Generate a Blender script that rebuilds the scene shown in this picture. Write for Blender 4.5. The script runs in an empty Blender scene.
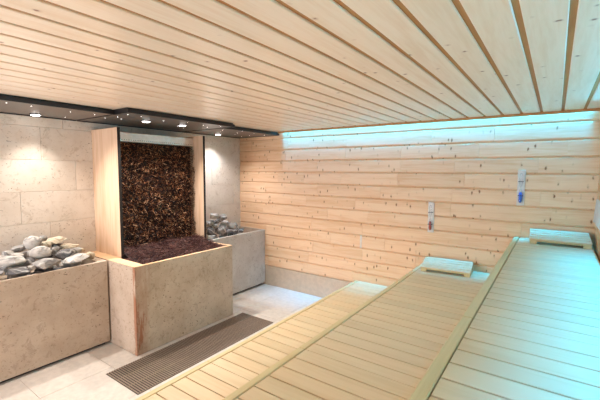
import bpy, math, random
from mathutils import Vector, Matrix, noise

rnd = random.Random(7)
sc = bpy.context.scene
C = sc.collection

# ------------------------------------------------------------------ camera, world, exposure
cam_d = bpy.data.cameras.new('camera')
cam_d.sensor_fit = 'HORIZONTAL'; cam_d.sensor_width = 36.0
cam_d.lens = 361.905 * 36.0 / 600.0
cam_d.clip_start = 0.02; cam_d.clip_end = 100
cam = bpy.data.objects.new('camera', cam_d); C.objects.link(cam)
_r = Vector((0.8167106, 0.5770234, 0.0052660))
_u = Vector((-0.0510632, 0.0631782, 0.9966951))
_f = Vector((-0.5747837, 0.8142804, -0.0810630))
cam.matrix_world = Matrix(((_r.x, _u.x, -_f.x, 0), (_r.y, _u.y, -_f.y, 0), (_r.z, _u.z, -_f.z, 1.9033), (0, 0, 0, 1)))
sc.camera = cam

world = bpy.data.worlds.new('world'); sc.world = world; world.use_nodes = True
bg = world.node_tree.nodes['Background']
bg.inputs[0].default_value = (0.93, 0.96, 1.0, 1); bg.inputs[1].default_value = 0.35

vs = sc.view_settings
vs.view_transform = 'Standard'; vs.look = 'None'; vs.gamma = 1; vs.exposure = 0.1
vs.use_curve_mapping = False

SPOT_W = 125.0
LED_BACK_W = 15.0
LED_RIGHT_W = 36.0

# unseen fill light added behind and to the left of the camera
dl = bpy.data.lights.new('rear_left_fill', 'AREA'); dl.shape = 'RECTANGLE'; dl.size = 2.2; dl.size_y = 1.9
dl.energy = 120.0; dl.color = (1.0, 0.95, 0.99)
dlo = bpy.data.objects.new('rear_left_fill', dl); C.objects.link(dlo)
dlo.location = (-3.3, -1.85, 1.05); dlo.rotation_euler = (math.radians(90), 0, math.radians(-5))


# ------------------------------------------------------------------ helpers
def tag(o, label=None, cat=None, group=None, kind=None):
    if label: o['label'] = label
    if cat: o['category'] = cat
    if group: o['group'] = group
    if kind: o['kind'] = kind
    return o


def empty(name, loc, label, cat, group=None):
    o = bpy.data.objects.new(name, None); C.objects.link(o)
    o.location = loc; o.empty_display_size = 0.1
    return tag(o, label, cat, group)


class MB:
    """collects shapes, then links them as one mesh object"""
    def __init__(s): s.v = []; s.f = []

    def box(s, x0, x1, y0, y1, z0, z1, b=0.0):
        """box, optionally chamfered on every edge by b"""
        if x0 > x1: x0, x1 = x1, x0
        if y0 > y1: y0, y1 = y1, y0
        if z0 > z1: z0, z1 = z1, z0
        n = len(s.v)
        if b <= 0:
            for x in (x0, x1):
                for y in (y0, y1):
                    for z in (z0, z1): s.v.append((x, y, z))
            for q in ((0, 1, 3, 2), (4, 6, 7, 5), (0, 4, 5, 1), (2, 3, 7, 6), (0, 2, 6, 4), (1, 5, 7, 3)):
                s.f.append(tuple(n + i for i in q))
            return s
        X = (x0, x1); Y = (y0, y1); Z = (z0, z1)
        idx = {}
        for i in (0, 1):
            for j in (0, 1):
                for k in (0, 1):
                    sx, sy, sz = (1 - 2 * i), (1 - 2 * j), (1 - 2 * k)
                    idx[(i, j, k, 'x')] = len(s.v); s.v.append((X[i], Y[j] + sy * b, Z[k] + sz * b))
                    idx[(i, j, k, 'y')] = len(s.v); s.v.append((X[i] + sx * b, Y[j], Z[k] + sz * b))
                    idx[(i, j, k, 'z')] = len(s.v); s.v.append((X[i] + sx * b, Y[j] + sy * b, Z[k]))
        cen = Vector(((x0 + x1) / 2, (y0 + y1) / 2, (z0 + z1) / 2))

        def face(ids):
            p = [Vector(s.v[i]) for i in ids]
            nn = (p[1] - p[0]).cross(p[2] - p[0])
            if nn.dot(sum(p, Vector()) / len(p) - cen) < 0: ids = ids[::-1]
            s.f.append(tuple(ids))
        for i in (0, 1): face([idx[(i, 0, 0, 'x')], idx[(i, 1, 0, 'x')], idx[(i, 1, 1, 'x')], idx[(i, 0, 1, 'x')]])
        for j in (0, 1): face([idx[(0, j, 0, 'y')], idx[(1, j, 0, 'y')], idx[(1, j, 1, 'y')], idx[(0, j, 1, 'y')]])
        for k in (0, 1): face([idx[(0, 0, k, 'z')], idx[(1, 0, k, 'z')], idx[(1, 1, k, 'z')], idx[(0, 1, k, 'z')]])
        for i in (0, 1):
            for j in (0, 1): face([idx[(i, j, 0, 'x')], idx[(i, j, 1, 'x')], idx[(i, j, 1, 'y')], idx[(i, j, 0, 'y')]])
            for k in (0, 1): face([idx[(i, 0, k, 'x')], idx[(i, 1, k, 'x')], idx[(i, 1, k, 'z')], idx[(i, 0, k, 'z')]])
        for j in (0, 1):
            for k in (0, 1): face([idx[(0, j, k, 'y')], idx[(1, j, k, 'y')], idx[(1, j, k, 'z')], idx[(0, j, k, 'z')]])
        for i in (0, 1):
            for j in (0, 1):
                for k in (0, 1): face([idx[(i, j, k, a)] for a in 'xyz'])
        return s

    def prism(s, pts, a0, a1, axis='x'):
        """extrude a polygon; pts are the two other coordinates in xyz order"""
        n = len(s.v); m = len(pts)
        for a in (a0, a1):
            for p, q in pts:
                s.v.append({'x': (a, p, q), 'y': (p, a, q), 'z': (p, q, a)}[axis])
        s.f.append(tuple(n + i for i in range(m))[::-1]); s.f.append(tuple(n + m + i for i in range(m)))
        for i in range(m):
            j = (i + 1) % m
            s.f.append((n + i, n + j, n + m + j, n + m + i))
        return s

    def tube(s, A, B, r0, r1, seg=3):
        A = Vector(A); B = Vector(B); d = (B - A)
        if d.length < 1e-6: return s
        d.normalize(); u = d.orthogonal().normalized(); w = d.cross(u)
        n = len(s.v)
        for P, r in ((A, r0), (B, r1)):
            for i in range(seg):
                t = 2 * math.pi * i / seg
                s.v.append(tuple(P + (u * math.cos(t) + w * math.sin(t)) * r))
        for i in range(seg):
            j = (i + 1) % seg
            s.f.append((n + i, n + j, n + seg + j, n + seg + i))
        s.f.append(tuple(n + seg + i for i in range(seg)))
        s.f.append(tuple(n + i for i in range(seg))[::-1])
        return s

    def lathe(s, prof, cx, cy, cz, seg=24, axis='z'):
        """prof = [(radius, height)] spun about an axis through (cx, cy, cz)"""
        n = len(s.v)
        for r, h in prof:
            for i in range(seg):
                t = 2 * math.pi * i / seg
                s.v.append((cx + r * math.cos(t), cy + r * math.sin(t), cz + h))
        for k in range(len(prof) - 1):
            for i in range(seg):
                j = (i + 1) % seg
                s.f.append((n + k * seg + i, n + k * seg + j, n + (k + 1) * seg + j, n + (k + 1) * seg + i))
        s.f.append(tuple(n + i for i in range(seg))[::-1])
        k = len(prof) - 1
        s.f.append(tuple(n + k * seg + i for i in range(seg)))
        return s

    def build(s, name, mat, parent=None, smooth=False, bevel=0.0):
        me = bpy.data.meshes.new(name)
        org = Vector((0, 0, 0))
        if parent is not None: org = world_of(parent)
        me.from_pydata([tuple(Vector(p) - org) for p in s.v], [], s.f)
        me.materials.append(mat)
        if smooth:
            for p in me.polygons: p.use_smooth = True
        me.update()
        o = bpy.data.objects.new(name, me); C.objects.link(o)
        if parent is not None: o.parent = parent
        if bevel > 0:
            m = o.modifiers.new('bevel', 'BEVEL'); m.width = bevel; m.segments = 2; m.limit_method = 'ANGLE'
        return o


def world_of(o):
    p = Vector(o.location)
    while o.parent is not None:
        o = o.parent; p = p + Vector(o.location)
    return p


# ------------------------------------------------------------------ materials
def lin(r, g, b):
    f = lambda c: (c / 255 / 12.92) if c / 255 <= 0.04045 else ((c / 255 + 0.055) / 1.055) ** 2.4
    return (f(r), f(g), f(b), 1)


def new_mat(name):
    m = bpy.data.materials.new(name); m.use_nodes = True
    nt = m.node_tree; b = nt.nodes['Principled BSDF']
    return m, nt, b


def N(nt, t, **kw):
    n = nt.nodes.new(t)
    for k, v in kw.items():
        if k in n.inputs: n.inputs[k].default_value = v
        else: setattr(n, k, v)
    return n


def ramp(nt, src, stops, interp='LINEAR'):
    r = nt.nodes.new('ShaderNodeValToRGB'); e = r.color_ramp.elements; r.color_ramp.interpolation = interp
    while len(e) < len(stops): e.new(0.5)
    for i, (p, c) in enumerate(stops):
        e[i].position = p; e[i].color = c if len(c) == 4 else (*c, 1)
    nt.links.new(src, r.inputs[0]); return r


def mix(nt, fac, a, b, mode='MIX'):
    m = nt.nodes.new('ShaderNodeMix'); m.data_type = 'RGBA'; m.blend_type = mode
    for sock, val in ((m.inputs[0], fac), (m.inputs[6], a), (m.inputs[7], b)):
        if hasattr(val, 'links') or hasattr(val, 'is_linked'): nt.links.new(val, sock)
        else: sock.default_value = val
    return m.outputs[2]


def vmath(nt, op, a, b):
    m = nt.nodes.new('ShaderNodeVectorMath'); m.operation = op
    for i, val in enumerate((a, b)):
        if hasattr(val, 'is_linked'): nt.links.new(val, m.inputs[i])
        else: m.inputs[i].default_value = val
    return m.outputs[0]


def smath(nt, op, a, b=0.0):
    m = nt.nodes.new('ShaderNodeMath'); m.operation = op
    for i, val in enumerate((a, b)):
        if hasattr(val, 'is_linked'): nt.links.new(val, m.inputs[i])
        else: m.inputs[i].default_value = val
    return m.outputs[0]


def wood(name, light, dark, axis, knots=None, tint=0.12, rough=0.55, scale=1.0, knot_size=1.0, knot_scale=8.0, kvec=(1, 1, 1)):
    """planked wood: grain runs along axis, each board its own tone; knots as dark spots"""
    m, nt, b = new_mat(name)
    tc = N(nt, 'ShaderNodeTexCoord'); geo = N(nt, 'ShaderNodeNewGeometry')
    rp = geo.outputs['Random Per Island']
    comb = N(nt, 'ShaderNodeCombineXYZ')
    for i in range(3): nt.links.new(smath(nt, 'MULTIPLY', rp, 13.0 + 7 * i), comb.inputs[i])
    co = vmath(nt, 'ADD', tc.outputs['Object'], comb.outputs[0])
    st = {'x': (1.2, 16, 16), 'y': (16, 1.2, 16), 'z': (16, 16, 1.2)}[axis]
    g = vmath(nt, 'MULTIPLY', co, tuple(k * scale for k in st))
    n1 = N(nt, 'ShaderNodeTexNoise', Scale=1.0, Detail=5.0, Roughness=0.55, Distortion=0.6); nt.links.new(g, n1.inputs['Vector'])
    g2 = vmath(nt, 'MULTIPLY', co, tuple(k * scale * 5 for k in st))
    n2 = N(nt, 'ShaderNodeTexNoise', Scale=1.0, Detail=3.0); nt.links.new(g2, n2.inputs['Vector'])
    s = smath(nt, 'ADD', smath(nt, 'MULTIPLY', n1.outputs[0], 0.7), smath(nt, 'MULTIPLY', n2.outputs[0], 0.3))
    col = ramp(nt, s, [(0.34, dark), (0.56, light)]).outputs[0]
    tn = ramp(nt, rp, [(0, (1 - tint, 1 - tint * 1.1, 1 - tint * 1.35)), (0.5, (1, 1, 1)), (1, (1.0, 1 - tint * .5, 1 - tint * .9))]).outputs[0]
    col = mix(nt, 1.0, col, tn, 'MULTIPLY')
    if knots:
        kc = vmath(nt, 'MULTIPLY', co, kvec)
        wob = N(nt, 'ShaderNodeTexNoise', Scale=30.0, Detail=2.0); nt.links.new(co, wob.inputs['Vector'])
        kc = vmath(nt, 'ADD', kc, vmath(nt, 'MULTIPLY', wob.outputs[1], (0.02, 0.02, 0.02)))
        vo = N(nt, 'ShaderNodeTexVoronoi', Scale=knot_scale); nt.links.new(kc, vo.inputs['Vector'])
        k0 = 0.085 * knot_size
        kf = ramp(nt, vo.outputs['Distance'], [(0, (1, 1, 1)), (k0 * 0.8, (0.95, .95, .95)), (k0 * 1.15, (0.25, .25, .25)), (k0 * 2.0, (0, 0, 0))]).outputs[0]
        col = mix(nt, kf, col, knots)
    nt.links.new(col, b.inputs['Base Color'])
    b.inputs['Roughness'].default_value = rough
    b.inputs['Specular IOR Level'].default_value = 0.3
    bp = N(nt, 'ShaderNodeBump', Strength=0.15, Distance=0.002); nt.links.new(s, bp.inputs['Height']); nt.links.new(bp.outputs[0], b.inputs['Normal'])
    return m


def stone(name, base, dark, speck, rough=0.6, specks=1.0, stain=None, pits=1.0):
    m, nt, b = new_mat(name)
    tc = N(nt, 'ShaderNodeTexCoord'); geo = N(nt, 'ShaderNodeNewGeometry'); rp = geo.outputs['Random Per Island']
    comb = N(nt, 'ShaderNodeCombineXYZ')
    for i in range(3): nt.links.new(smath(nt, 'MULTIPLY', rp, 11.0 + 5 * i), comb.inputs[i])
    co = vmath(nt, 'ADD', tc.outputs['Object'], comb.outputs[0])
    n1 = N(nt, 'ShaderNodeTexNoise', Scale=3.0, Detail=6.0, Roughness=0.6); nt.links.new(co, n1.inputs['Vector'])
    col = ramp(nt, n1.outputs[0], [(0.32, dark), (0.62, base)]).outputs[0]
    n2 = N(nt, 'ShaderNodeTexNoise', Scale=26.0, Detail=5.0, Roughness=0.75); nt.links.new(co, n2.inputs['Vector'])
    f2 = ramp(nt, n2.outputs[0], [(0.56, (0, 0, 0)), (0.72, (0.55 * specks,) * 3)]).outputs[0]
    col = mix(nt, f2, col, speck)
    # fossil pits, gathered in drifts
    nd = N(nt, 'ShaderNodeTexNoise', Scale=18.0, Detail=3.0); nt.links.new(co, nd.inputs['Vector'])
    vo = N(nt, 'ShaderNodeTexVoronoi', Scale=24.0); nt.links.new(vmath(nt, 'ADD', vmath(nt, 'MULTIPLY', co, (1, 1, 1.4)), vmath(nt, 'MULTIPLY', nd.outputs[1], (.12, .12, .12))), vo.inputs['Vector'])
    pf = ramp(nt, vo.outputs['Distance'], [(0.10, (1, 1, 1)), (0.2, (0, 0, 0))]).outputs[0]
    n3 = N(nt, 'ShaderNodeTexNoise', Scale=2.3, Detail=3.0); nt.links.new(co, n3.inputs['Vector'])
    dr = ramp(nt, n3.outputs[0], [(0.42, (0.15, .15, .15)), (0.62, (1, 1, 1))]).outputs[0]
    pit = mix(nt, 1.0, pf, dr, 'MULTIPLY')
    pit = mix(nt, 1.0, pit, (pits, pits, pits, 1), 'MULTIPLY')
    col = mix(nt, pit, col, tuple(c * 0.42 for c in speck[:3]) + (1,))
    # faint shell outlines and brown drifts
    n4 = N(nt, 'ShaderNodeTexNoise', Scale=6.5, Detail=7.0, Roughness=0.72, Distortion=1.2); nt.links.new(co, n4.inputs['Vector'])
    col = mix(nt, ramp(nt, n4.outputs[0], [(0.57, (0, 0, 0)), (0.64, (.34, .34, .34)), (0.70, (.12, .12, .12))]).outputs[0], col, tuple(c * .8 for c in speck[:3]) + (1,))
    if stain:
        sep = N(nt, 'ShaderNodeSeparateXYZ'); nt.links.new(tc.outputs['Object'], sep.inputs[0])
        ns = N(nt, 'ShaderNodeTexNoise', Scale=1.0, Detail=5.0, Roughness=0.65)
        nt.links.new(vmath(nt, 'MULTIPLY', tc.outputs['Object'], (14, 14, 2.0)), ns.inputs['Vector'])
        # rust runs down the arris: strongest within some centimetres of the corner
        yy = smath(nt, 'ADD', sep.outputs[1], smath(nt, 'MULTIPLY', smath(nt, 'SUBTRACT', ns.outputs[0], 0.5), -0.42))
        f = ramp(nt, yy, [(0.0, (1, 1, 1)), (0.025, (0.85, .85, .85)), (0.04, (0.42, .42, .42)), (0.10, (0.28, .28, .28)), (0.17, (0, 0, 0))]).outputs[0]
        col = mix(nt, mix(nt, 1.0, f, (0.8, .8, .8, 1), 'MULTIPLY'), col, stain)
    nt.links.new(col, b.inputs['Base Color'])
    b.inputs['Roughness'].default_value = rough
    b.inputs['Specular IOR Level'].default_value = 0.35
    h = smath(nt, 'SUBTRACT', n2.outputs[0], pit)
    bp = N(nt, 'ShaderNodeBump', Strength=0.35, Distance=0.003); nt.links.new(h, bp.inputs['Height']); nt.links.new(bp.outputs[0], b.inputs['Normal'])
    return m


def plain(name, col, rough=0.5, metal=0.0, spec=0.5, bump=0.0):
    m, nt, b = new_mat(name)
    tc = N(nt, 'ShaderNodeTexCoord'); n = N(nt, 'ShaderNodeTexNoise', Scale=20.0, Detail=3.0); nt.links.new(tc.outputs['Object'], n.inputs['Vector'])
    c2 = tuple(c * 0.88 for c in col[:3]) + (1,)
    nt.links.new(ramp(nt, n.outputs[0], [(0.35, c2), (0.65, col)]).outputs[0], b.inputs['Base Color'])
    b.inputs['Roughness'].default_value = rough; b.inputs['Metallic'].default_value = metal
    b.inputs['Specular IOR Level'].default_value = spec
    return m


def emit(name, col, strength):
    m, nt, b = new_mat(name)
    b.inputs['Base Color'].default_value = (0.8, 0.8, 0.8, 1)
    b.inputs['Emission Color'].default_value = col; b.inputs['Emission Strength'].default_value = strength
    return m


M = {}
M['pine_wall'] = wood('pine_wall', lin(238, 204, 170), lin(224, 181, 141), 'x', knots=lin(132, 82, 50), tint=0.07, knot_scale=12, kvec=(1.2, 1.0, .55), knot_size=1.3)
M['pine_ceiling'] = wood('pine_ceiling', lin(244, 230, 212), lin(234, 214, 190), 'y', knots=lin(140, 90, 60), tint=0.05, knot_scale=7, knot_size=0.8)
M['pine_ceiling'].node_tree.nodes['Principled BSDF'].inputs['Roughness'].default_value = 0.3
M['pine_ceiling'].node_tree.nodes['Principled BSDF'].inputs['Specular IOR Level'].default_value = 0.8
M['pine_back'] = wood('pine_groove', lin(192, 142, 92), lin(174, 122, 74), 'y', tint=0.05)
M['bench'] = wood('bench_wood', lin(226, 202, 162), lin(216, 190, 148), 'x', tint=0.09, rough=0.42, scale=0.6)
M['bench_edge'] = wood('bench_edge_wood', lin(220, 200, 150), lin(206, 184, 134), 'y', tint=0.05, rough=0.42, scale=0.8)
M['board'] = wood('upright_board_wood', lin(216, 186, 158), lin(196, 160, 128), 'z', tint=0.04, scale=0.8)
M['stone_wall'] = stone('limestone_wall', lin(224, 214, 202), lin(210, 198, 184), lin(168, 140, 104), pits=1.0, specks=.8)
M['stone'] = stone('limestone_trough', lin(190, 172, 154), lin(172, 152, 132), lin(132, 108, 84), specks=1.3)
M['stone_side'] = M['stone']
M['stone_pale'] = stone('limestone_trough_pale', lin(206, 202, 196), lin(188, 182, 174), lin(140, 130, 116), specks=1.3)
M['stone_stained'] = stone('limestone_stained', lin(204, 192, 174), lin(178, 162, 140), lin(132, 110, 84), specks=1.3, stain=lin(146, 78, 34))
M['rim'] = stone('limestone_rim', lin(214, 180, 144), lin(200, 158, 116), lin(190, 160, 128), pits=0.2, specks=.3)
M['tile'] = plain('floor_tile', lin(214, 205, 194), rough=0.38)
M['grout'] = plain('grout', lin(170, 158, 144), rough=0.8)
M['kick'] = plain('kick_tile', lin(204, 184, 162), rough=0.5)
M['black'] = plain('black_frame', (0.012, 0.012, 0.014, 1), rough=0.35)
M['glass'] = plain('dark_glass', (0.15, 0.13, 0.115, 1), rough=0.36, spec=0.5)  # reflected wall is put into the colour: black glass given a lifted brown base
M['steel'] = plain('stainless', (0.8, 0.79, 0.78, 1), rough=0.32, metal=1.0)
M['grate'] = plain('grate_bars', lin(138, 120, 104), rough=0.45)
M['pit'] = plain('drain_pit', lin(34, 30, 28), rough=0.8)
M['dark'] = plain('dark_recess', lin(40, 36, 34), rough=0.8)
M['led'] = emit('led_strip', (0.01, 0.48, 1.0, 1), 34.0)
M['led_side'] = emit('led_strip_side', (0.0, 0.50, 1.0, 1), 20.0)
M['lamp'] = emit('lamp_lens', (1.0, 0.95, 0.92, 1), 9.0)
M['star'] = emit('star_point', (1.0, 1.0, 1.0, 1), 10.0)
M['white'] = plain('white_board', lin(222, 216, 208), rough=0.5)


def rock_mat(name, light, dark, vein):
    m, nt, b = new_mat(name)
    tc = N(nt, 'ShaderNodeTexCoord')
    n = N(nt, 'ShaderNodeTexNoise', Scale=9.0, Detail=6.0, Roughness=0.65, Distortion=0.8); nt.links.new(tc.outputs['Object'], n.inputs['Vector'])
    col = ramp(nt, n.outputs[0], [(0.36, dark), (0.5, light)]).outputs[0]
    w = N(nt, 'ShaderNodeTexWave', Scale=5.0, Distortion=9.0, Detail=3.0); nt.links.new(tc.outputs['Object'], w.inputs['Vector'])
    vf = ramp(nt, w.outputs[0], [(0.82, (0, 0, 0)), (0.95, (.7, .7, .7))]).outputs[0]
    col = mix(nt, vf, col, vein)
    nt.links.new(col, b.inputs['Base Color']); b.inputs['Roughness'].default_value = 0.75
    n2 = N(nt, 'ShaderNodeTexNoise', Scale=60.0, Detail=4.0); nt.links.new(tc.outputs['Object'], n2.inputs['Vector'])
    bp = N(nt, 'ShaderNodeBump', Strength=0.6, Distance=0.004); nt.links.new(n2.outputs[0], bp.inputs['Height']); nt.links.new(bp.outputs[0], b.inputs['Normal'])
    return m


M['rock_pale'] = rock_mat('rock_pale', lin(192, 188, 182), lin(154, 150, 146), lin(112, 110, 108))
M['rock_grey'] = rock_mat('rock_grey', lin(146, 142, 138), lin(100, 98, 98), lin(196, 192, 188))
M['rock_dark'] = rock_mat('rock_dark', lin(104, 102, 102), lin(62, 62, 66), lin(190, 188, 184))
M['rock_cream'] = rock_mat('rock_cream', lin(206, 194, 172), lin(176, 160, 136), lin(136, 118, 96))


def twig_mat(name, cols):
    m, nt, b = new_mat(name)
    geo = N(nt, 'ShaderNodeNewGeometry')
    r = ramp(nt, geo.outputs['Random Per Island'], [(i / len(cols), c) for i, c in enumerate(cols)], 'CONSTANT')
    b.inputs['Specular IOR Level'].default_value = 0.2
    nt.links.new(r.outputs[0], b.inputs['Base Color']); b.inputs['Roughness'].default_value = 0.55
    return m


M['twig'] = twig_mat('blackthorn_twigs', [lin(36, 22, 22), lin(84, 50, 36), lin(26, 17, 18), lin(44, 28, 26), lin(128, 80, 54), lin(24, 16, 18), lin(58, 34, 30), lin(30, 20, 20), lin(226, 178, 138), lin(30, 20, 22), lin(178, 118, 78)])
M['twig_low'] = twig_mat('fallen_twigs', [lin(74, 46, 46), lin(104, 70, 64), lin(56, 36, 38), lin(88, 54, 50), lin(130, 92, 80), lin(50, 32, 34)])

# ------------------------------------------------------------------ measures
XL, XR, YB, YN, H = -4.469, 0.335, 4.525, -1.9, 2.503
XP, XC, ZP = -3.90, -3.40, 0.928          # trough fronts, trough rim height
PW = 0.1738                               # plank pitch

# ------------------------------------------------------------------ structure
# floor: large tiles
b = MB()
tx, ty = 0.6, 0.6
x = XL
b.box(XL - .1, XR + .1, YN, YB + .1, -0.06, -0.004)
x = XL - 0.15
while x < XR:
    y = YN
    while y < YB:
        b.box(max(x, XL - .1) + .0015, min(x + tx, XR + .1) - .0015, y + .0015, min(y + ty, YB + .1) - .0015, -0.02, 0.0, 0.001)
        y += ty
    x += tx
tag(b.build('floor', M['tile']), kind='structure')

# left wall: limestone slabs in courses
b = MB()
courses = [(0.0, 0.333, 0.3), (0.333, 0.667, 0.8), (0.667, 1.0, 0.1), (1.0, 1.333, 0.62), (1.333, 1.667, 0.365), (1.667, 2.0, 0.90), (2.0, 2.345, 0.57), (2.345, 2.62, 0.79)]
for z0, z1, off in courses:
    y = YN - 1.0 + off - 1.0 + 0.9
    y = off - 4.0
    while y < YB + .1:
        a, c = max(y, YN), min(y + 1.0, YB + .1)
        if c > a + .01: b.box(XL - .04, XL, a + .0018, c - .0018, z0 + .0018, z1 - .0018, 0.0015)
        y += 1.0
b.box(XL - .08, XL - .007, YN, YB + .1, 0, 2.62)
tag(b.build('wall_left', M['stone_wall']), kind='structure')

# back wall: horizontal spruce boards
b = MB()
z = 0.326
rr = random.Random(3)
zs = []
base = 2.226 - PW * 11
z = base + 0.0
b.box(XL, XR + .12, YB + .022, YB + .06, 0.31, 2.62)
zz = 0.326
edges = [0.326]
k = 0
while base + k * PW < 2.62:
    if base + k * PW > 0.36: edges.append(base + k * PW)
    k += 1
edges.append(2.62)
for z0, z1 in zip(edges[:-1], edges[1:]):
    xx = XL - rr.uniform(0.0, 2.2)
    while xx < XR + .12:
        ln = rr.choice((rr.uniform(.35, .9), rr.uniform(.8, 1.8)))
        a, c = max(xx, XL), min(xx + ln, XR + .12)
        if c - a > 0.02:
            # board section: flat face, chamfered shoulders so each joint reads as a groove
            g = 0.006
            pts = [(YB + .024, z0), (YB + .015, z0 + .0005), (YB, z0 + .017), (YB, z1 - .012), (YB + .012, z1 - .0005), (YB + .024, z1 - .0005)]
            b.prism(pts, a + .0011, c - .0011, 'x')
        xx += ln
tag(b.build('wall_back', M['pine_wall']), kind='structure')
b = MB()
x = XL
for x0 in (XL, -3.27, -2.07, -0.87):
    b.box(x0 + .001, min(x0 + 1.2, XR) - .001, YB + .006, YB + .03, 0.0, 0.322, 0.001)
b.box(XL, XR, YB + .02, YB + .05, 0.0, 0.326)
tag(b.build('baseboard_back', M['kick']), kind='structure')

# right wall: horizontal boards
b = MB()
for z0, z1 in zip([0.0] + edges[:-1], [0.326] + edges[1:]):
    g = 0.006
    pts = [(XR + .022, z0), (XR + .006, z0 + .001), (XR, z0 + g), (XR, z1 - g), (XR + .006, z1 - .001), (XR + .022, z1 - .001)]
    b.prism(pts, YN, YB, 'y')
b.box(XR + .02, XR + .06, YN, YB, 0, 2.62)
M['pine_side'] = wood('pine_side', lin(230, 190, 146), lin(212, 162, 112), 'y', knots=lin(120, 66, 32), tint=0.1)
tag(b.build('wall_right', M['pine_side']), kind='structure')

# ceiling: boards running to the back wall with open grooves between them
YT, XT = 4.435, XR
b = MB()
x = -0.498 - 25 * 0.173
gw = 0.0125
b.box(XL - .05, XR + .1, YN, YB + .1, H + .045, H + .07)
M_ceil_back = b
while x < XT:
    a, c = max(x + gw, XL), min(x + .173 - gw, XT)
    if c - a > .02: b.box(a, c, YN, YT, H, H + .0215, 0.004)
    x += 0.173
tag(b.build('ceiling', M['pine_ceiling']), kind='structure')
b = MB()
b.box(XL, XT, YN, YT, H + .0085, H + .03)
tag(b.build('trim_1', M['pine_back']), kind='structure')
b = MB()
b.box(-3.56, XT, YT + .001, YT + .019, 2.477, H + .045, 0.002)
tag(b.build('trim_2', M['pine_back']), kind='structure')

# ------------------------------------------------------------------ soffit of dark glass with points of light
star_px = [  # world x, y of the star points, by panel
    [(-3.90, 1.03), (-3.79, 1.10), (-3.80, 1.28), (-3.86, 1.62), (-3.83, 1.83), (-4.2, 1.0), (-4.05, 0.8), (-4.3, 1.75), (-3.72, .9)],
    [(-3.55, 2.02), (-4.00, 2.02), (-3.80, 2.05), (-3.58, 2.18), (-3.66, 2.50), (-3.92, 2.15), (-3.52, 2.72), (-3.60, 3.02), (-3.95, 2.9), (-3.5, 3.2), (-4.1, 3.1), (-3.72, 3.18)],
    [(-3.80, 3.52), (-4.0, 3.66), (-3.90, 3.90), (-4.1, 4.05), (-3.75, 4.10), (-4.0, 4.28), (-3.80, 4.40), (-4.25, 4.35), (-3.70, 3.80)]]
panels = [(XL, -3.632, -0.6, 1.925, 'dark glass ceiling panel with star lights above the left stone trough'),
          (XL, -3.385, 1.930, 3.345, 'middle dark glass ceiling panel with star lights above the brushwood'),
          (XL, -3.600, 3.350, YB - .001, 'dark glass ceiling panel with star lights in the far corner, above the right trough')]
for (x0, x1, y0, y1, lab), st in zip(panels, star_px):
    t = empty('glass_ceiling_panel', ((x0 + x1) / 2, (y0 + y1) / 2, 2.452), lab, 'ceiling panel', 'dark glass star ceiling panels')
    b = MB(); b.box(x0 + .001, x1 - .02, y0 + .006, y1 - .006, 2.456, 2.475); b.build('glass', M['glass'], t)
    b = MB()
    b.box(x1 - .02, x1, y0, y1, 2.451, 2.482, .001)
    b.box(x0 + .001, x1 - .02, y0, y0 + .006, 2.450, 2.490)
    b.box(x0 + .001, x1 - .02, y1 - .006, y1, 2.450, 2.490)
    b.box(x0 + .001, x0 + .018, y0 + .006, y1 - .006, 2.446, 2.4555)
    b.build('frame', M['black'], t)
    MB().box(x0 + .018, x1 - .03, y0 + .006, y1 - .006, 2.4755, 2.5025).build('upper_trim', M['black'], t)
    for sx, sy in st:
        if x0 + .03 < sx < x1 - .03 and y0 < sy < y1:
            s = MB(); s.lathe([(0.0032, -.0012), (0.0032, 0.0)], sx, sy, 2.456, 8)
            s.build('star_light', M['star'], t)

for (x, y, lab) in [(-4.307, 1.482, 'round downlight nearest the left end, above the left rock pile'),
                    (-3.82, 2.385, 'left one of the two round downlights above the brushwood'),
                    (-3.775, 2.84, 'right one of the two round downlights above the brushwood'),
                    (-4.265, 3.854, 'round downlight in the far corner above the right rock pile')]:
    t = empty('downlight', (x, y, 2.456), lab, 'downlight', 'round downlights in the glass ceiling')
    b = MB(); b.lathe([(0.050, -0.0005), (0.051, -0.006), (0.046, -0.011), (0.042, -0.008)], x, y, 2.456, 28)
    b.build('housing', M['black'], t, smooth=False)
    b = MB(); b.lathe([(0.0415, -0.0085), (0.039, -0.014), (0.028, -0.019), (0.012, -0.021)], x, y, 2.456, 24)
    b.build('lens', M['lamp'], t, smooth=True)
    ld = bpy.data.lights.new('downlight_beam', 'SPOT'); ld.energy = SPOT_W * (0.95 if y < 2 else 0.8 if y < 3.5 else 0.52); ld.color = (1.0, 0.93, 0.86) if y < 3.5 else (0.97, 0.96, 1.0)
    ld.spot_size = math.radians(128); ld.spot_blend = 1.0; ld.shadow_soft_size = 0.03
    lo = bpy.data.objects.new('downlight_beam', ld); C.objects.link(lo); lo.location = (0, 0, -0.036); lo.parent = t
    lo.rotation_euler = (0, math.radians(-30 if y < 2 else -22 if y < 3.5 else -12), 0)      # the lamp head is swivelled a little into the room

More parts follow.
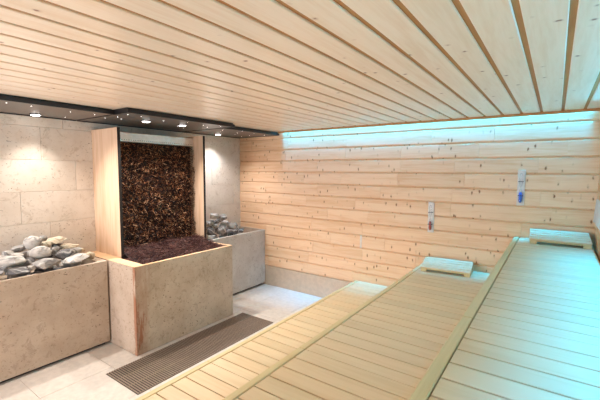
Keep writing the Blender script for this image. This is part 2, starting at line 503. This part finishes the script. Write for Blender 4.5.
# ------------------------------------------------------------------ LED lines behind the ceiling trims
t = empty('led_light', (-1.65, 4.503, 2.50), 'turquoise light strip glowing along the top of the back wood wall', 'light strip')
b = MB(); b.box(-3.52, 0.26, 4.497, 4.513, 2.500, 2.512); b.build('light_strip', M['led'], t)
b = MB(); b.box(-3.53, 0.27, 4.490, 4.520, 2.512, 2.5475); b.build('channel', M['white'], t)
ld = bpy.data.lights.new('led_glow', 'AREA'); ld.shape = 'RECTANGLE'; ld.size = 3.78; ld.size_y = 0.014
ld.energy = LED_BACK_W; ld.color = (0.0, 0.43, 1.0); ld.spread = math.radians(36)
lo = bpy.data.objects.new('led_glow', ld); C.objects.link(lo); lo.location = (0.02, 0.002, -0.003); lo.parent = t
t = empty('led_light', (0.318, 1.3, 2.40), 'turquoise light strip running high along the right wall, washing the top bench', 'light strip')
MB().box(0.309, 0.327, -1.3, 3.9, 2.396, 2.409).build('light_strip', M['led_side'], t)
MB().box(0.3273, 0.3345, -1.31, 3.91, 2.385, 2.42).build('channel', M['white'], t)
ld = bpy.data.lights.new('led_glow', 'AREA'); ld.shape = 'RECTANGLE'; ld.size = 5.2; ld.size_y = 0.014
ld.energy = LED_RIGHT_W; ld.color = (0.0, 0.43, 1.0); ld.spread = math.radians(54)
lo = bpy.data.objects.new('led_glow', ld); C.objects.link(lo); lo.location = (0.0, 0, -0.008); lo.parent = t
lo.rotation_euler = (0, 0, math.pi / 2)


# ------------------------------------------------------------------ stone troughs
def trough(name, label, x1, y0, y1, t_end0, t_end1, t_front, face, group=None):
    t = empty(name, ((XL + x1) / 2, (y0 + y1) / 2, 0), label, 'stone trough', group)
    zb = 0.035
    xb = XL + .001
    b = MB(); b.box(x1 - t_front, x1, y0, y1, zb, ZP, .0025); f = b.build('front_panel', face, t)
    b = MB(); b.box(xb, x1 - t_front - .0003, y0, y0 + t_end0, zb, ZP, .0025); b.build('end_panel', M['stone_side'], t)
    b = MB(); b.box(xb, x1 - t_front - .0003, y1 - t_end1, y1, zb, ZP, .0025); b.build('end_panel', M['stone_side'], t)
    b = MB(); b.box(xb, x1 - t_front - .0006, y0 + t_end0, y1 - t_end1, 0.80, 0.84); b.build('tray', M['stone_side'], t)
    b = MB(); b.box(xb, x1 - .05, y0 + .03, y1 - .03, 0.0, zb); b.build('plinth', M['dark'], t)
    return t


tr_left = trough('stone_trough', 'long limestone trough at the left edge filled with rocks', XP, -0.6, 1.932, .03, .09, .032, M['stone'])
tr_right = trough('stone_trough', 'limestone trough in the far corner filled with rocks, lit bluish at its end', XP, 3.312, YB - .001, .03, .03, .032, M['stone_pale'])

# the middle trough stands forward and carries the brushwood
t = empty('stone_trough', (XC, 1.950, 0), 'deep rust-stained limestone trough under the brushwood, standing forward of the others', 'stone trough')
b = MB(); b.box(XC - .038, XC, 1.950, 3.294, 0.004, ZP - .001, .0025); b.build('front_panel', M['stone_stained'], t)
b = MB(); b.box(XP + .0, XC - .0383, 1.950, 2.066, 0.004, ZP - .001, .0025); b.build('end_panel', M['stone_side'], t)
b = MB(); b.box(XL + .001, XP - .0003, 1.950, 2.088, 0.004, ZP - .001, .0025); b.build('back_panel', M['stone_side'], t)
b = MB(); b.box(XP + .0, XC - .0383, 3.256, 3.294, 0.004, ZP - .001, .0025); b.build('end_panel', M['stone_side'], t)
b = MB(); b.box(XL + .001, XC - .039, 2.13, 3.25, 0.60, 0.64); b.build('tray', M['dark'], t)
o = MB()
o.box(XC - .038, XC, 1.950, 3.294, ZP - .001, ZP + .001)
o.box(XP + .0, XC - .0383, 1.950, 2.066, ZP - .001, ZP + .001)
o.box(XL + .001, XP - .0003, 1.950, 2.088, ZP - .001, ZP + .001)
o.box(XP + .0, XC - .0383, 3.256, 3.294, ZP - .001, ZP + .001)
o.build('rim', M['rim'], t)

# upright boards either side of the brushwood
for y0, lab in ((2.090, 'upright pale wood board on the left side of the brushwood'), (3.256, 'upright pale wood board on the right side of the brushwood')):
    t = empty('upright_board', (XL + .28, y0 + .016, 0.5), lab, 'wood panel')
    b = MB()
    n = 1
    b.box(XL + .001, XP - .0035, y0, y0 + .033, 0.64 if y0 < 3 else 0.64, 2.362, .0015)
    b.build('board', M['board'], t)
    b = MB(); b.box(XP - .003, XP - .0003, y0, y0 + .033, 0.64, 2.362); b.build('edge_strip', M['dark'], t)

# steel water channel above the brushwood
t = empty('water_channel', (-4.25, 2.69, 2.228), 'stainless steel channel with drip holes on top of the brushwood', 'water channel')
b = MB()
b.box(-4.46, -4.098, 2.127, 3.252, 2.229, 2.233)
b.box(-4.102, -4.098, 2.127, 3.252, 2.233, 2.331)
b.box(-4.102, -4.080, 2.127, 3.252, 2.327, 2.331)
b.box(-4.46, -4.456, 2.127, 3.252, 2.233, 2.331)
b.build('channel', M['steel'], t)
b = MB()
y = 2.16
while y < 3.23:
    b.lathe([(0.004, 0), (0.004, 0.0008)], -4.0945, y, 2.25, 6); y += .03
b = MB()
y = 2.16
while y < 3.23:
    b.box(-4.0979, -4.0972, y, y + .012, 2.246, 2.252); y += .028
b.build('drip_slots', M['dark'], t)

# brushwood: a wall of blackthorn twigs, nobody could count them
R = random.Random(11)
t = empty('brushwood_wall', (-4.3, 2.69, 0.64), 'wall of dark brown blackthorn brushwood between two upright boards', 'brushwood')
t['kind'] = 'stuff'
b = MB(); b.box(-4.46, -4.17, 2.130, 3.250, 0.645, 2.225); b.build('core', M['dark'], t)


def face_x(y, z):
    n = noise.noise(Vector((y * 5, z * 5, 1.3)))
    return -4.085 + 0.030 * n + max(0, (1.15 - z)) * 0.10


b = MB()
for i in range(22000):
    y = R.uniform(2.128, 3.252); z = R.uniform(0.95, 2.222)
    fx = face_x(y, z) + R.uniform(-.13, .014)
    L = R.uniform(.014, .05)
    d = Vector((R.uniform(-.2, 1.0), R.gauss(0, .6), R.gauss(-.12, .5))).normalized()
    A = Vector((fx, y, z)) - d * L * .5; B_ = Vector((fx, y, z)) + d * L * .5
    A.y = min(max(A.y, 2.127), 3.253); B_.y = min(max(B_.y, 2.127), 3.253)
    A.z = min(A.z, 2.222); B_.z = min(B_.z, 2.222)
    if z > 2.17: A.x = min(A.x, -4.104); B_.x = min(B_.x, -4.07)
    r = R.uniform(.0015, .0033)
    b.tube(A, B_, r, r * .7, 3)
b.build('twigs', M['twig'], t)

t = empty('fallen_twigs', (-3.75, 2.66, 0.64), 'heap of dark purplish twigs lying in the middle trough at the foot of the brushwood', 'twigs')
t['kind'] = 'stuff'
b = MB()
ny, nx = 30, 14
for j in range(ny + 1):
    for i in range(nx + 1):
        u = i / nx; y = 2.13 + (3.25 - 2.13) * j / ny; x = -4.10 + (XC - .042 + 4.10) * u
        z = 0.985 - 0.085 * min(1, u * 1.25) + .02 * noise.noise(Vector((x * 7, y * 7, 0)))
        b.v.append((x, y, z))
for j in range(ny):
    for i in range(nx):
        a = j * (nx + 1) + i
        b.f.append((a, a + 1, a + nx + 2, a + nx + 1))
n0 = len(b.v)
b.build('heap_bed', M['dark'], t)
b = MB()
for i in range(5200):
    u = R.random(); y = R.uniform(2.075, 3.25)
    x = -4.05 + (XC - .045 + 4.05) * u
    if y < 2.14 and x < XP + .09: continue
    z = 0.99 - 0.085 * min(1, u * 1.25) + .02 * noise.noise(Vector((x * 7, y * 7, 0))) + R.uniform(-.012, .016)
    if y < 2.13: z = min(z, .925)
    L = R.uniform(.04, .13); d = Vector((R.gauss(0, .7), R.gauss(0, 1), R.gauss(0, .22))).normalized()
    A = Vector((x, y, z)) - d * L / 2; B_ = Vector((x, y, z)) + d * L / 2
    for P in (A, B_):
        P.x = min(P.x, XC - .042); P.y = min(max(P.y, 2.069 if P.x > XP + .02 else 2.127), 3.253)
    r = R.uniform(.0013, .0032)
    b.tube(A, B_, r, r * .6, 3)
b.build('twigs', M['twig_low'], t)

# ------------------------------------------------------------------ rocks
import bmesh


def rock(label, c, size, mat, seed, group, rot=0.0, rounded=False, depth=None):
    Rk = random.Random(seed)
    w, h = size
    dp = depth or w * .8
    bm = bmesh.new()
    for i in range(34 if rounded else 17):
        v = Vector((Rk.gauss(0, 1), Rk.gauss(0, 1), Rk.gauss(0, 1))).normalized()
        k = 1.0 if rounded else Rk.uniform(.88, 1.12)
        # flatten towards a box so that facets read as broken rock
        v = Vector([math.copysign(abs(q) ** (.9 if rounded else .72), q) for q in v]) * k
        bm.verts.new((v.x * dp / 2, v.y * w / 2, v.z * h / 2))
    r = bmesh.ops.convex_hull(bm, input=bm.verts)
    junk = [e for e in r['geom_interior'] if isinstance(e, bmesh.types.BMVert)]
    bmesh.ops.delete(bm, geom=junk, context='VERTS')
    bmesh.ops.rotate(bm, cent=(0, 0, 0), matrix=Matrix.Rotation(rot, 3, 'X'), verts=bm.verts)
    # stretch back to the wanted size
    ys = [v.co.y for v in bm.verts]; zs_ = [v.co.z for v in bm.verts]
    sy = w / (max(ys) - min(ys)); sz = h / (max(zs_) - min(zs_))
    cx = (max(v.co.x for v in bm.verts) + min(v.co.x for v in bm.verts)) / 2
    cy = (max(ys) + min(ys)) / 2; cz = (max(zs_) + min(zs_)) / 2
    for v in bm.verts: v.co = Vector((v.co.x - cx, (v.co.y - cy) * sy, (v.co.z - cz) * sz))
    bmesh.ops.bevel(bm, geom=bm.edges[:] + bm.verts[:], offset=min(w, h) * (.10 if rounded else .045), segments=2, affect='EDGES', clamp_overlap=True)
    bmesh.ops.recalc_face_normals(bm, faces=bm.faces)
    me = bpy.data.meshes.new('sauna_rock'); bm.to_mesh(me); bm.free(); me.materials.append(mat)
    if rounded:
        for p in me.polygons: p.use_smooth = True
    o = bpy.data.objects.new('sauna_rock', me); C.objects.link(o); o.location = c
    return tag(o, label, 'rock', group)


P_, G_, D_, K_ = (M['rock_pale'], M['rock_grey'], M['rock_dark'], M['rock_cream'])
LG = 'rocks heaped in the left stone trough'
left = [
 ((-4.27, 1.384, 1.161, .171, .151), P_, 0.3, True, 'tall pale grey rounded rock at the top of the left pile'),
 ((-4.12, 1.394, 1.083, .197, .128), P_, 0.0, True, 'big pale egg-shaped rock in the middle of the left pile'),
 ((-4.33, 1.494, 1.186, .078, .062), G_, 0.0, True, 'small grey rock perched behind the top of the left pile'),
 ((-4.30, 1.597, 1.150, .201, .09), K_, 0.2, False, 'cream slab-like rock at the top right of the left pile'),
 ((-4.27, 1.502, 1.128, .114, .072), K_, 0.1, False, 'small cream rock between the tall grey rock and the cream slab'),
 ((-4.30, 1.255, 1.112, .167, .079), G_, 0.25, False, 'flat grey rock left of the tall pale rock'),
 ((-4.25, 1.176, 1.097, .086, .062), P_, 0.0, False, 'small pale rock at the left shoulder of the left pile'),
 ((-4.10, 1.139, 1.049, .25, .12), P_, -0.1, False, 'very wide pale rock lying at the left edge of the photo'),
 ((-4.00, 1.061, 1.003, .072, .063), D_, 0.0, False, 'dark little rock at the rim by the left edge of the photo'),
 ((-4.00, 1.174, 0.972, .193, .064), D_, 0.0, False, 'flat dark rock against the rim below the widest pale rock'),
 ((-4.08, 1.287, 1.027, .105, .077), D_, -0.3, False, 'dark rock below and left of the egg-shaped rock'),
 ((-4.00, 1.399, 1.000, .233, .097), G_, 0.15, False, 'long grey wedge-shaped rock below the egg-shaped rock'),
 ((-3.99, 1.278, 0.975, .066, .047), P_, 0.0, False, 'small pale pebble left of the long grey wedge rock'),
 ((-4.10, 1.598, 1.029, .175, .124), D_, 0.35, False, 'angular dark rock with a white top, right of the egg-shaped rock'),
 ((-4.20, 1.555, 1.065, .093, .083), G_, 0.0, False, 'grey rock tucked under the cream slab'),
 ((-4.27, 1.716, 1.076, .184, .065), K_, -0.1, False, 'flat cream rock at the right shoulder of the left pile'),
 ((-4.15, 1.729, 1.035, .117, .085), P_, 0.0, False, 'pale rock under the flat cream rock on the right'),
 ((-4.00, 1.658, 0.990, .247, .087), P_, 0.4, False, 'long pale splinter of rock rising along the rim'),
 ((-4.03, 1.810, 0.980, .118, .102), K_, 0.3, False, 'tan rock with a dark face at the right end of the left pile'),
 ((-4.26, 1.815, 1.010, .111, .055), K_, 0.0, False, 'small orange-tan rock behind the right end of the left pile'),
 ((-3.98, 1.507, 0.965, .069, .05), P_, 0.0, False, 'small white rock at the rim beside the long pale splinter'),
 ((-4.20, 1.231, 1.069, .106, .067), P_, 0.0, False, 'pale rock behind the dark rock on the left'),
 ((-4.25, 1.100, 1.060, .095, .076), G_, 0.0, False, 'grey rock behind the widest pale rock'),
 ((-4.30, 1.622, 1.085, .11, .08), D_, 0.0, False, 'dark rock in the gap under the cream slab'),
]
for i, (p, m_, rot, rd, lab) in enumerate(left):
    rock(lab, p[:3], p[3:], m_, 100 + i, LG, rot, rd)
# stones lower in the heap, seen only in the gaps, and those just beyond the frame
R2 = random.Random(5)
LOW_L = ['grey rock under the tall pale rock of the left pile', 'dark rock deep in the left pile, under the cream slab', 'pale rock deep in the left pile, under its flat cream right shoulder',
         'grey rock behind the flat dark rock at the rim on the left', 'dark rock deep under the egg-shaped rock', 'pale rock deep under the long pale splinter',
         'grey rock wedged behind the rim below the long grey wedge rock', 'dark rock wedged behind the rim under the angular dark rock', 'pale rock at the back, by the left edge of the photo']
for i, (x, y, z, w, h) in enumerate([(-4.33, 1.30, 1.00, .22, .15), (-4.33, 1.55, .99, .22, .15), (-4.33, 1.725, .94, .2, .14), (-4.14, 1.22, .91, .18, .13),
                                     (-4.14, 1.44, .92, .2, .14), (-4.14, 1.67, .91, .2, .12), (-4.02, 1.34, .885, .18, .08), (-4.02, 1.56, .885, .18, .08), (-4.33, 1.06, .95, .2, .16)]):
    if z < .93: z = .842 + h / 2
    rock(LOW_L[i], (x, y, z), (w, h), (G_, D_, P_)[i % 3], 200 + i, LG, 0, False, depth=.15)
FAR_L = ['pale rock just left of the photo frame in the left pile, at the front', 'grey rock just left of the photo frame in the left pile, at the back',
         'cream rock well left of the photo frame, at the rim', 'pale rock well left of the photo frame, at the back']
for i, (x, y, z, w, h) in enumerate([(-4.05, .93, .93, .2, .17), (-4.29, .86, .94, .2, .19), (-4.08, .70, .93, .2, .17), (-4.28, .62, .94, .2, .19)]):
    rock(FAR_L[i], (x, y, z), (w, h), (P_, G_, K_)[i % 3], 240 + i, LG, 0, False, depth=.2)

RG = 'rocks heaped in the right stone trough'
right = [
 ((-4.25, 3.753, 1.200, .169, .092), P_, 0.0, 'white flat-topped rock crowning the right pile'),
 ((-4.20, 3.855, 1.160, .155, .124), G_, 0.3, 'striped grey rock just right of the crown of the right pile'),
 ((-4.10, 3.567, 1.125, .103, .088), D_, 0.0, 'dark rock left of the middle in the right pile'),
 ((-4.15, 3.708, 1.125, .106, .076), D_, 0.2, 'dark rock directly under the white crowning rock'),
 ((-4.12, 3.831, 1.095, .153, .092), P_, -0.2, 'white rock in the middle of the right pile'),
 ((-4.12, 4.003, 1.040, .189, .142), P_, -0.3, 'largest white rock, on the right slope of the right pile'),
 ((-4.02, 3.459, 1.030, .144, .115), D_, 0.0, 'dark rock at the lower left of the right pile, beside the upright board'),
 ((-4.02, 3.677, 1.010, .163, .119), G_, 0.4, 'grey striped rock at the front of the right pile'),
 ((-4.00, 3.840, 0.975, .167, .076), D_, 0.0, 'flat dark rock at the front foot of the right pile'),
 ((-4.05, 4.115, 0.950, .127, .072), D_, 0.0, 'small dark rock at the far right foot of the right pile'),
 ((-4.10, 3.483, 1.125, .09, .087), P_, 0.0, 'pale rock peeping out beside the upright board'),
 ((-3.985, 3.441, 0.955, .157, .05), P_, 0.0, 'low flat pale rock on the rim at the left of the right pile'),
 ((-4.27, 4.180, 1.000, .12, .10), G_, 0.0, 'small grey rock at the back of the right pile'),
 ((-4.09, 3.625, 1.075, .119, .074), P_, 0.0, 'small pale rock between the dark rocks of the right pile'),
]
for i, (p, m_, rot, lab) in enumerate(right):
    rock(lab, p[:3], p[3:], m_, 300 + i, RG, rot)
LOW_R = ['grey rock deep at the back of the right pile, beside the upright board', 'dark rock deep under the white crowning rock of the right pile', 'grey rock deep behind the largest white rock',
         'dark rock at the bottom front of the right pile, next to the board', 'grey rock at the bottom front, under the grey striped rock', 'dark rock at the bottom front, under the largest white rock', 'grey rock low at the far back corner of the right trough']
for i, (x, y, z, w, h) in enumerate([(-4.34, 3.50, .97, .22, .22), (-4.34, 3.76, 1.02, .22, .22), (-4.33, 4.0, .95, .22, .2), (-4.08, 3.55, .92, .18, .14),
                                     (-4.08, 3.77, .92, .18, .14), (-4.08, 3.97, .91, .18, .13), (-4.33, 4.24, .90, .2, .11)]):
    if z < .93: z = .842 + h / 2
    rock(LOW_R[i], (x, y, z), (w, h), (G_, D_)[i % 2], 340 + i, RG, 0, False, depth=.16)

# ------------------------------------------------------------------ drain grate
t = empty('drain_grate', (-3.07, 2.5, 0.0), 'brown slotted drain grate set in the floor along the middle trough', 'grate')
b = MB(); b.box(-3.335, -2.800, 1.600, 3.405, 0.0005, 0.0020); b.build('gutter', M['pit'], t)
b = MB()
y = 1.606
while y < 3.398:
    b.box(-3.333, -2.802, y, y + .012, 0.0022, 0.0085, .001); y += 0.0235
for x in (-3.33, -3.155, -2.98, -2.81):
    b.box(x, x + .005, 1.602, 3.403, 0.0022, 0.0065)
b.build('bars', M['grate'], t)


# ------------------------------------------------------------------ benches: three tiers, each in two lengths
def bench(label, x0, x1, ztop, y0, y1, group, seed):
    t = empty('sauna_bench', ((x0 + x1) / 2, (y0 + y1) / 2, 0), label, 'bench', group)
    Rb = random.Random(seed)
    b = MB(); b.box(x0, x0 + .047, y0 + .001, y1 - .001, ztop - .055, ztop, .004); b.build('front_board', M['bench_edge'], t)
    b = MB()
    y = y1 - .002
    P = 0.1222
    while y > y0 + .01:
        a = max(y - P + .0085, y0 + .002)
        b.box(x0 + .0525, x1, a, y, ztop - .028, ztop - .001, .002)
        y -= P
    b.build('seat_slats', M['bench'], t)
    for xx in (x0 + .10, x1 - .10):
        MB().box(xx, xx + .045, y0 + .01, y1 - .01, ztop - .10, ztop - .0285).build('bearer', M['bench_edge'], t)
    # skirt of horizontal boards under the front edge
    b = MB()
    z = ztop - .06
    while z > 0.05:
        b.box(x0 + .05, x0 + .068, y0 + .01, y1 - .01, max(z - .12, .01), z - .006, .002); z -= .125
    b.build('skirt', M['bench'], t)
    for yy in (y0 + .05, (y0 + y1) / 2, y1 - .10):
        MB().box(x0 + .072, x0 + .098, yy, yy + .045, 0, ztop - .03).build('post', M['bench_edge'], t)
        MB().box(x1 - .045, x1 - .01, yy, yy + .045, 0, ztop - .1005).build('post', M['bench_edge'], t)
    return t


YJ = 1.857
tiers = [(-2.224, -1.268, 0.374, 'lowest'), (-1.314, -0.296, 0.757, 'middle'), (-0.340, XR - .022, 1.202, 'top')]
for i, (x0, x1, zt, nm) in enumerate(tiers):
    bench('far length of the %s bench tier, reaching the back wood wall' % nm, x0, x1, zt, YJ, YB - .004, 'sauna bench lengths', i)
    bench('near length of the %s bench tier, at the bottom of the photo' % nm, x0, x1, zt, -0.8, YJ, 'sauna bench lengths', i + 5)


# ------------------------------------------------------------------ headrests
def headrest(label, x0, x1, y0, y1, z, hf, hb):
    t = empty('headrest', ((x0 + x1) / 2, (y0 + y1) / 2, z), label, 'headrest')
    n = 5
    dy = (y1 - y0); th = .014
    for k in range(n):
        a = y0 + dy * k / n + .005; c = y0 + dy * (k + 1) / n - .005
        za = z + hf + (hb - hf) * (a - y0) / dy; zc = z + hf + (hb - hf) * (c - y0) / dy
        b = MB(); b.prism([(a, za - th), (c, zc - th), (c, zc), (a, za)], x0, x1, 'x'); b.build('slat', M['bench'], t, bevel=.0015)
    for xa in (x0 + .004, x1 - .064):
        b = MB(); b.prism([(y0 + .004, z), (y1 - .004, z), (y1 - .004, z + hb - th - .001), (y0 + .004, z + hf - th - .001)], xa, xa + .06, 'x')
        b.build('foot', M['bench_edge'], t)
    b = MB(); b.box(x0 + .064, x1 - .064, y0 + .010, y0 + .026, z + hf - th - .012, z + hf - th - .001); b.build('front_rail', M['bench_edge'], t)
    return t


headrest('slatted wooden headrest on the top bench at the back wall', -0.190, 0.295, 4.170, 4.500, 1.202, .050, .108).rotation_euler.z = math.radians(2.2)
headrest('slatted wooden headrest on the middle bench at the back wall', -1.240, -0.715, 4.175, 4.485, 0.757, .050, .108).rotation_euler.z = math.radians(5)

# backrest on the right wall
t = empty('backrest', (XR, 1.7, 1.43), 'pale wooden backrest board on the right wall above the top bench', 'backrest')
b = MB(); b.prism([(XR - .030, 1.440), (XR - .012, 1.425), (XR - .002, 1.645), (XR - .016, 1.655)], -0.8, 4.36, 'y'); b.build('board', M['white'], t)
for y in (0.2, 2.0, 4.0): MB().box(XR - .016, XR - .0008, y, y + .05, 1.46, 1.62).build('bracket', M['bench_edge'], t)


# ------------------------------------------------------------------ sand glasses on the back wall
def sandglass(label, x, z0, z1, col, name):
    zc = (z0 + z1) / 2; hh = (z1 - z0)
    t = empty('sand_timer', (x, YB, zc), label, 'sand timer', 'sand timers on the back wall')
    w = .070
    b = MB(); b.box(x - w / 2, x + w / 2, YB - .013, YB - .0005, z0, z1, .002); b.build('backboard', M['white'], t)
    yc = YB - .036
    g, nt, bs = new_mat('timer_glass'); bs.inputs['Base Color'].default_value = (.93, .95, .96, 1)
    bs.inputs['Roughness'].default_value = .05; bs.inputs['Transmission Weight'].default_value = .85; bs.inputs['Alpha'].default_value = .35
    r = .0165
    q = hh * .42
    prof = [(.004, -q), (r * .8, -q + .01), (r, -q + .03), (r, -.05), (r * .6, -.018), (.0035, 0), (r * .6, .018), (r, .05), (r, q - .03), (r * .8, q - .01), (.004, q)]
    b = MB(); b.lathe(prof, x, yc, zc, 20); b.build('glass_tube', g, t, smooth=True)
    sm = plain(name, col, rough=.7)
    k = .9
    prof = [(.003, -q + .002), (r * .8 * k, -q + .011), (r * k, -q + .03), (r * k, -.062), (r * .3, -.045)]
    b = MB(); b.lathe(prof, x, yc, zc, 20); b.build('sand', sm, t, smooth=True)
    for dz in (-q * .52, q * .42):
        b = MB()
        b.box(x - .024, x - .018, YB - .046, YB - .013, zc + dz - .004, zc + dz + .004)
        b.box(x + .018, x + .024, YB - .046, YB - .013, zc + dz - .004, zc + dz + .004)
        b.box(x - .024, x + .024, YB - .0555, YB - .0525, zc + dz - .003, zc + dz + .003)
        b.box(x - .024, x - .021, YB - .0525, YB - .046, zc + dz - .003, zc + dz + .003)
        b.box(x + .021, x + .024, YB - .0525, YB - .046, zc + dz - .003, zc + dz + .003)
        b.build('clip', M['black'], t)
    return t


sandglass('sand timer with red sand on the back wall, the lower one', -1.226, 1.156, 1.524, lin(196, 84, 62), 'red_sand')
sandglass('sand timer with blue sand on the back wall, the higher one to the right', -0.301, 1.542, 1.922, lin(40, 110, 214), 'blue_sand')

t = MB().box(-2.172, -2.146, YB - .003, YB - .0003, 0.838, 1.020, .0008).build('wooden_strip', M['white'])
tag(t, 'short pale upright strip on the back wood wall above the lowest bench', 'strip')
